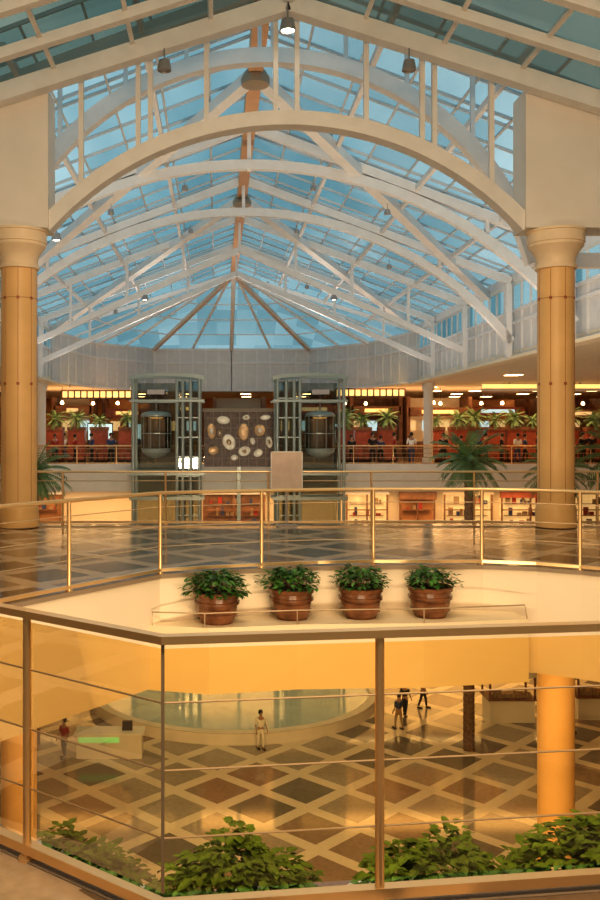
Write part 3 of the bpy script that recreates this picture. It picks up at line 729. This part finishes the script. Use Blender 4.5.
# ------------------------------------------------------------------ people
def skin(name, verts, edges, m, parent, rootv=0, sub=1):
    me = bpy.data.meshes.new(name); me.from_pydata([v[:3] for v in verts], edges, [])
    o = bpy.data.objects.new(name, me); COL.objects.link(o); o.parent = parent; me.materials.append(m)
    md = o.modifiers.new('Skin', 'SKIN')
    if not me.skin_vertices: return o
    sv = me.skin_vertices[0].data
    for i, v in enumerate(verts): sv[i].radius = (v[3], v[4] if len(v) > 4 else v[3])
    for i in range(len(verts)): sv[i].use_root = (i == rootv)
    md.use_smooth_shade = True
    s = o.modifiers.new('Sub', 'SUBSURF'); s.levels = sub; s.render_levels = sub
    return o
def person(loc, rz, label, shirt, pants, stride=.0, arm=.1, scale=1.0, group=None):
    r = root('person', loc, label, 'person', rot=(0,0,rz), group=group); r.scale = (scale,)*3
    st = stride
    V = [(0,0,.95,.14,.11),(0,0,1.15,.125,.10),(0,0,1.36,.16,.105),(0,0,1.46,.07,.06),(0,0,1.53,.052,.052),(0,-.01,1.62,.085,.10),(0,-.005,1.71,.07,.085),(0,-.11,1.61,.016,.016)]
    E = [(0,1),(1,2),(2,3),(3,4),(4,5),(5,6),(5,7)]
    for s, q in ((-1, st), (1, -st)):
        i = len(V)
        V += [(s*.10,q*.2,.82,.085,.085),(s*.10,q*.9-.02,.48,.055,.055),(s*.10,q*1.6+.03,.09,.038,.038),(s*.11,q*1.6-.14,.03,.035,.025)]
        E += [(0,i),(i,i+1),(i+1,i+2),(i+2,i+3)]
        i = len(V)
        V += [(s*.20,0,1.38,.05,.05),(s*.25,.02-q*.3,1.12,.038,.038),(s*.27,-.05-arm-q*.6,.90,.026,.026),(s*.27,-.07-arm-q*.6,.83,.034,.018)]
        E += [(2,i),(i,i+1),(i+1,i+2),(i+2,i+3)]
        h = i+3
        for k in range(4):
            j = len(V); yy = -.07-arm-q*.6+(k-1.5)*.018
            V += [(s*.272,yy-.004,.775+(.008 if k in (0,3) else 0),.008),(s*.262,yy-.008,.735+(.015 if k in (0,3) else 0),.007)]
            E += [(h,j),(j,j+1)]
        j = len(V); V += [(s*.255,-.115-arm-q*.6,.81,.009),(s*.25,-.13-arm-q*.6,.775,.008)]; E += [(h,j),(j,j+1)]
    skin('body', V, E, M['skin'], r)
    V2 = [(0,0,.92,.16,.13),(0,0,1.15,.145,.12),(0,0,1.37,.175,.125),(0,0,1.45,.085,.075)]; E2 = [(0,1),(1,2),(2,3)]
    for s, q in ((-1, st), (1, -st)):
        i = len(V2); V2 += [(s*.20,0,1.38,.065,.065),(s*.25,.02-q*.3,1.12,.052,.052)]; E2 += [(2,i),(i,i+1)]
    skin('shirt', V2, E2, shirt, r)
    V3 = [(0,0,.96,.155,.125),(0,0,.9,.14,.12)]; E3 = [(0,1)]
    for s, q in ((-1, st), (1, -st)):
        i = len(V3); V3 += [(s*.10,q*.2,.80,.098,.098),(s*.10,q*.9-.02,.48,.07,.07),(s*.10,q*1.6+.03,.10,.056,.056)]; E3 += [(1,i),(i,i+1),(i+1,i+2)]
    skin('trousers', V3, E3, pants, r)
    b = MB(); b.lathe([(.02,1.60),(.085,1.60),(.102,1.66),(.095,1.73),(.06,1.785),(.01,1.80)], (0,.025), 16)
    b.obj('hair', M['hair'], r, smooth=True)
    for s in (-1, 1):
        MB().lathe([(.002,-.011),(.009,-.006),(.011,0),(.009,.006),(.002,.011)], (0,0), 8).obj('eye', M['black'], r, loc=(s*.034,-.105,1.645))
        MB().box(s*.11-.045, s*.11+.045, (st if s < 0 else -st)*1.6-.19, (st if s < 0 else -st)*1.6+.07, 0, .075).obj('shoe', M['black'], r)
    return r
person((1.79, 36.9, LOW), .3, 'person in white shirt and pale trousers standing by pool', M['cloth_white'], M['cloth_white'], .05, scale=.90)
person((8.6, 41.2, LOW), 2.6, 'person in black clothes walking across hall', M['cloth_black'], M['cloth_black'], .14, scale=.88)
person((7.95, 39.4, LOW), 3.6, 'person in dark top and tan trousers by pool', M['cloth_blue'], M['cloth_tan'], .1, scale=.88)
person((-6.1, 35.9, LOW), -.6, 'person in red top standing at green lit counter', M['cloth_red'], M['cloth_black'], .05, scale=.9)
person((9.7, 42.4, LOW), 1.2, 'person in white top and dark trousers walking', M['cloth_white'], M['cloth_black'], .12, scale=.92)
person((15.2, 39.0, LOW), .9, 'person in tan top walking near kiosk', M['cloth_tan'], M['cloth_blue'], .12, scale=.92)
vs_ = [person((8.8, 50.9, 0), .2, 'person in dark clothes standing at balcony railing', M['cloth_black'], M['cloth_black'], .03, group='people in food court'),
       person((10.1, 51.2, 0), 1.5, 'person in red top near balcony railing', M['cloth_red'], M['cloth_black'], .1, group='people in food court'),
       person((11.0, 50.9, 0), 2.9, 'person in white top near balcony railing', M['cloth_white'], M['cloth_blue'], .06, group='people in food court'),
       person((-4.6, 51.0, 0), 3.3, 'person in blue top near balcony railing', M['cloth_blue'], M['cloth_black'], .08, group='people in food court')]
random.seed(12)
px_ = [(12.8,50.9),(13.9,51.3),(14.7,50.8),(15.4,51.5),(16.2,51.2),(17.0,50.9),(17.6,51.4),(18.4,51.6),(20.7,50.9),(-6.0,50.9),(-8.1,51.4),(-10.9,50.9),(6.6,51.2),(9.4,51.7),
       (21.4,51.4),(22.8,51.1),(9.0,56.5),(10.8,57),(12.0,56.2),(13.6,56.2),(15.2,56.2),(16.8,56.6),(18.2,56.2),(19.8,56.4),(21.3,56.2),(23,57),(-9.6,56.4),(-6.2,58.5),(8.1,59),(11.6,60),(14.1,60.5),(17,60.6),(20,60),(-4.4,58.3),(23.9,51.4),(24.8,52),(7.6,50.8),(-7.1,51.0),(-9.2,51.1)]
for i, (x, y) in enumerate(px_):
    dup(vs_[(0, 0, 3, 1, 0, 2, 3)[i % 7]], (x, y, 0), rotz=random.uniform(0, 6.2), scale=random.uniform(.88, 1.03))

# ------------------------------------------------------------------ fixtures
def floodlamp(loc, label, bulb='bulb', s=1.0):
    r = root('hanging_floodlight', loc, label, 'ceiling lamp'); r.scale = (s,)*3
    MB().lathe([(.06,.22),(.13,.2),(.17,.0),(.17,-.05),(.15,-.05),(.13,.0)], seg=20).obj('housing', M['fixture'], r, smooth=True)
    MB().lathe([(.02,-.02),(.13,-.02),(.13,-.0),(.02,.0)], seg=16).obj('bulb', M[bulb], r)
    MB().tube([(0,0,.2),(0,0,.5)], .02, 6).obj('hanger', M['fixture'], r)
    return r
floodlamp((-.96, 16.4, 8.42), 'grey floodlight hanging under rafter', 'fixture', .75)
floodlamp((3.50, 16.4, 8.42), 'grey floodlight hanging under rafter', 'fixture', .75)
floodlamp((1.28, 16.3, 9.1), 'lit floodlight hanging at portal apex', 'bulb', .85)
sl = floodlamp((HX-2.0, 28, 9.35), 'small unlit spotlight under roof truss', 'fixture', .6); sl['group'] = 'small spotlights on roof trusses'
for (x, Y, z) in ((2.0,28,9.35),(-4.3,28,8.6),(4.3,28,8.6),(2,34,9.35),(-2,34,9.35),(5.5,34,8.0),(-5.5,40,7.1),(3,40,8.2)):
    dup(sl, (HX+x, Y, z))
sb = floodlamp((HX+4.2, 40, 7.7), 'small lit spotlight under roof truss', 'bulb', .9)
dup(sb, (HX-4.2, 40, 7.7)); dup(sb, (HX-6, 28, 7.8))

# ------------------------------------------------------------------ lights
def area(loc, e, sx, sy, down=True, col=(1, .66, .34), rot=None):  # added fill lights, not modelled as fittings
    l = bpy.data.lights.new('added_fill_light', 'AREA'); l.shape = 'RECTANGLE'; l.size = sx; l.size_y = sy; l.energy = e; l.color = col
    o = bpy.data.objects.new('added_fill_light', l); o.location = loc; COL.objects.link(o)
    o.rotation_euler = rot or ((0,0,0) if down else (math.pi,0,0))
WARM = (1, .62, .30)
area((NX, 8.5, 9.0), 340, 4, 6, True, (1, .72, .46))  # added overhead fill for the near hall, above the view
area((NX, 1.5, 5.2), 560, 5, 1.2, True, (1, .66, .36), rot=(math.radians(86), 0, 0))  # added forward fill out of view, brightens portal and roof ribs
area((NX, 5.3, -1.38), 190, 4, .3, True, (1, .76, .47), rot=(math.radians(104), 0, 0))  # added unseen light below the near edge, brightens the far fascia
area((NX, 17.8, -.8), 1600, 9, .8, True, (1, .78, .54), rot=(math.radians(90), 0, 0))  # added light facing away behind the bridge, lifts the far balcony band
area((NX, 13.8, -1.45), 620, 12, 2, True, (1, .78, .55))  # added downward fill under the walkway for the lower hall
area((4, 52, -1.7), 900, 30, 2, True, WARM)  # this and the next: added fills under the far balconies
area((4, 52, -6.1), 1800, 30, 2, True, (1, .80, .58))
area((16, 58, 2.9), 300, 16, 4, False, (1, .52, .22))  # this and the next: added hidden uplights for the food court ceiling
area((-10, 58, 2.9), 220, 10, 4, False, (1, .52, .22))
area((15, 53, 4.4), 600, 14, 2, True, (1, .60, .28)); area((-8, 53, 4.4), 260, 7, 2, True, (1, .60, .28))  # added warm down fills over the food court front
for s in (-1, 1):
    area((HX+s*3.7, 47, 5.35), 200, 2, 2, False, (1, .86, .74))  # added uplight above the lift tower, brightens roof steel
    area((HX+s*8.6, 34, 4.8), 120, .4, 30, False, (1, .86, .74), rot=(math.pi, s*.2, 0))  # added uplight strip along the side wall, brightens roof steel
world = bpy.data.worlds.new('World'); sc.world = world; world.use_nodes = True
n = world.node_tree.nodes; l = world.node_tree.links; bg = n['Background']
tc = n.new('ShaderNodeTexCoord'); nz = n.new('ShaderNodeTexNoise'); nz.inputs['Scale'].default_value = 2.4; nz.inputs['Detail'].default_value = 6
cr = n.new('ShaderNodeValToRGB')
cr.color_ramp.elements[0].color = (.11, .30, .38, 1); cr.color_ramp.elements[1].color = (.62, .84, .90, 1)
cr.color_ramp.elements[0].position = .38; cr.color_ramp.elements[1].position = .65
l.new(tc.outputs['Generated'], nz.inputs['Vector']); l.new(nz.outputs['Fac'], cr.inputs['Fac']); l.new(cr.outputs['Color'], bg.inputs['Color'])
bg.inputs['Strength'].default_value = .9

# ------------------------------------------------------------------ camera
cd = bpy.data.cameras.new('Camera'); cam = bpy.data.objects.new('Camera', cd); COL.objects.link(cam)
cam.location = (0, 0, 1.8); cam.rotation_euler = (math.radians(90), 0, 0)
cd.lens = 36; cd.sensor_width = 36; cd.shift_x = .0922; cd.shift_y = -.02; cd.clip_end = 300; cd.clip_start = .05
sc.camera = cam
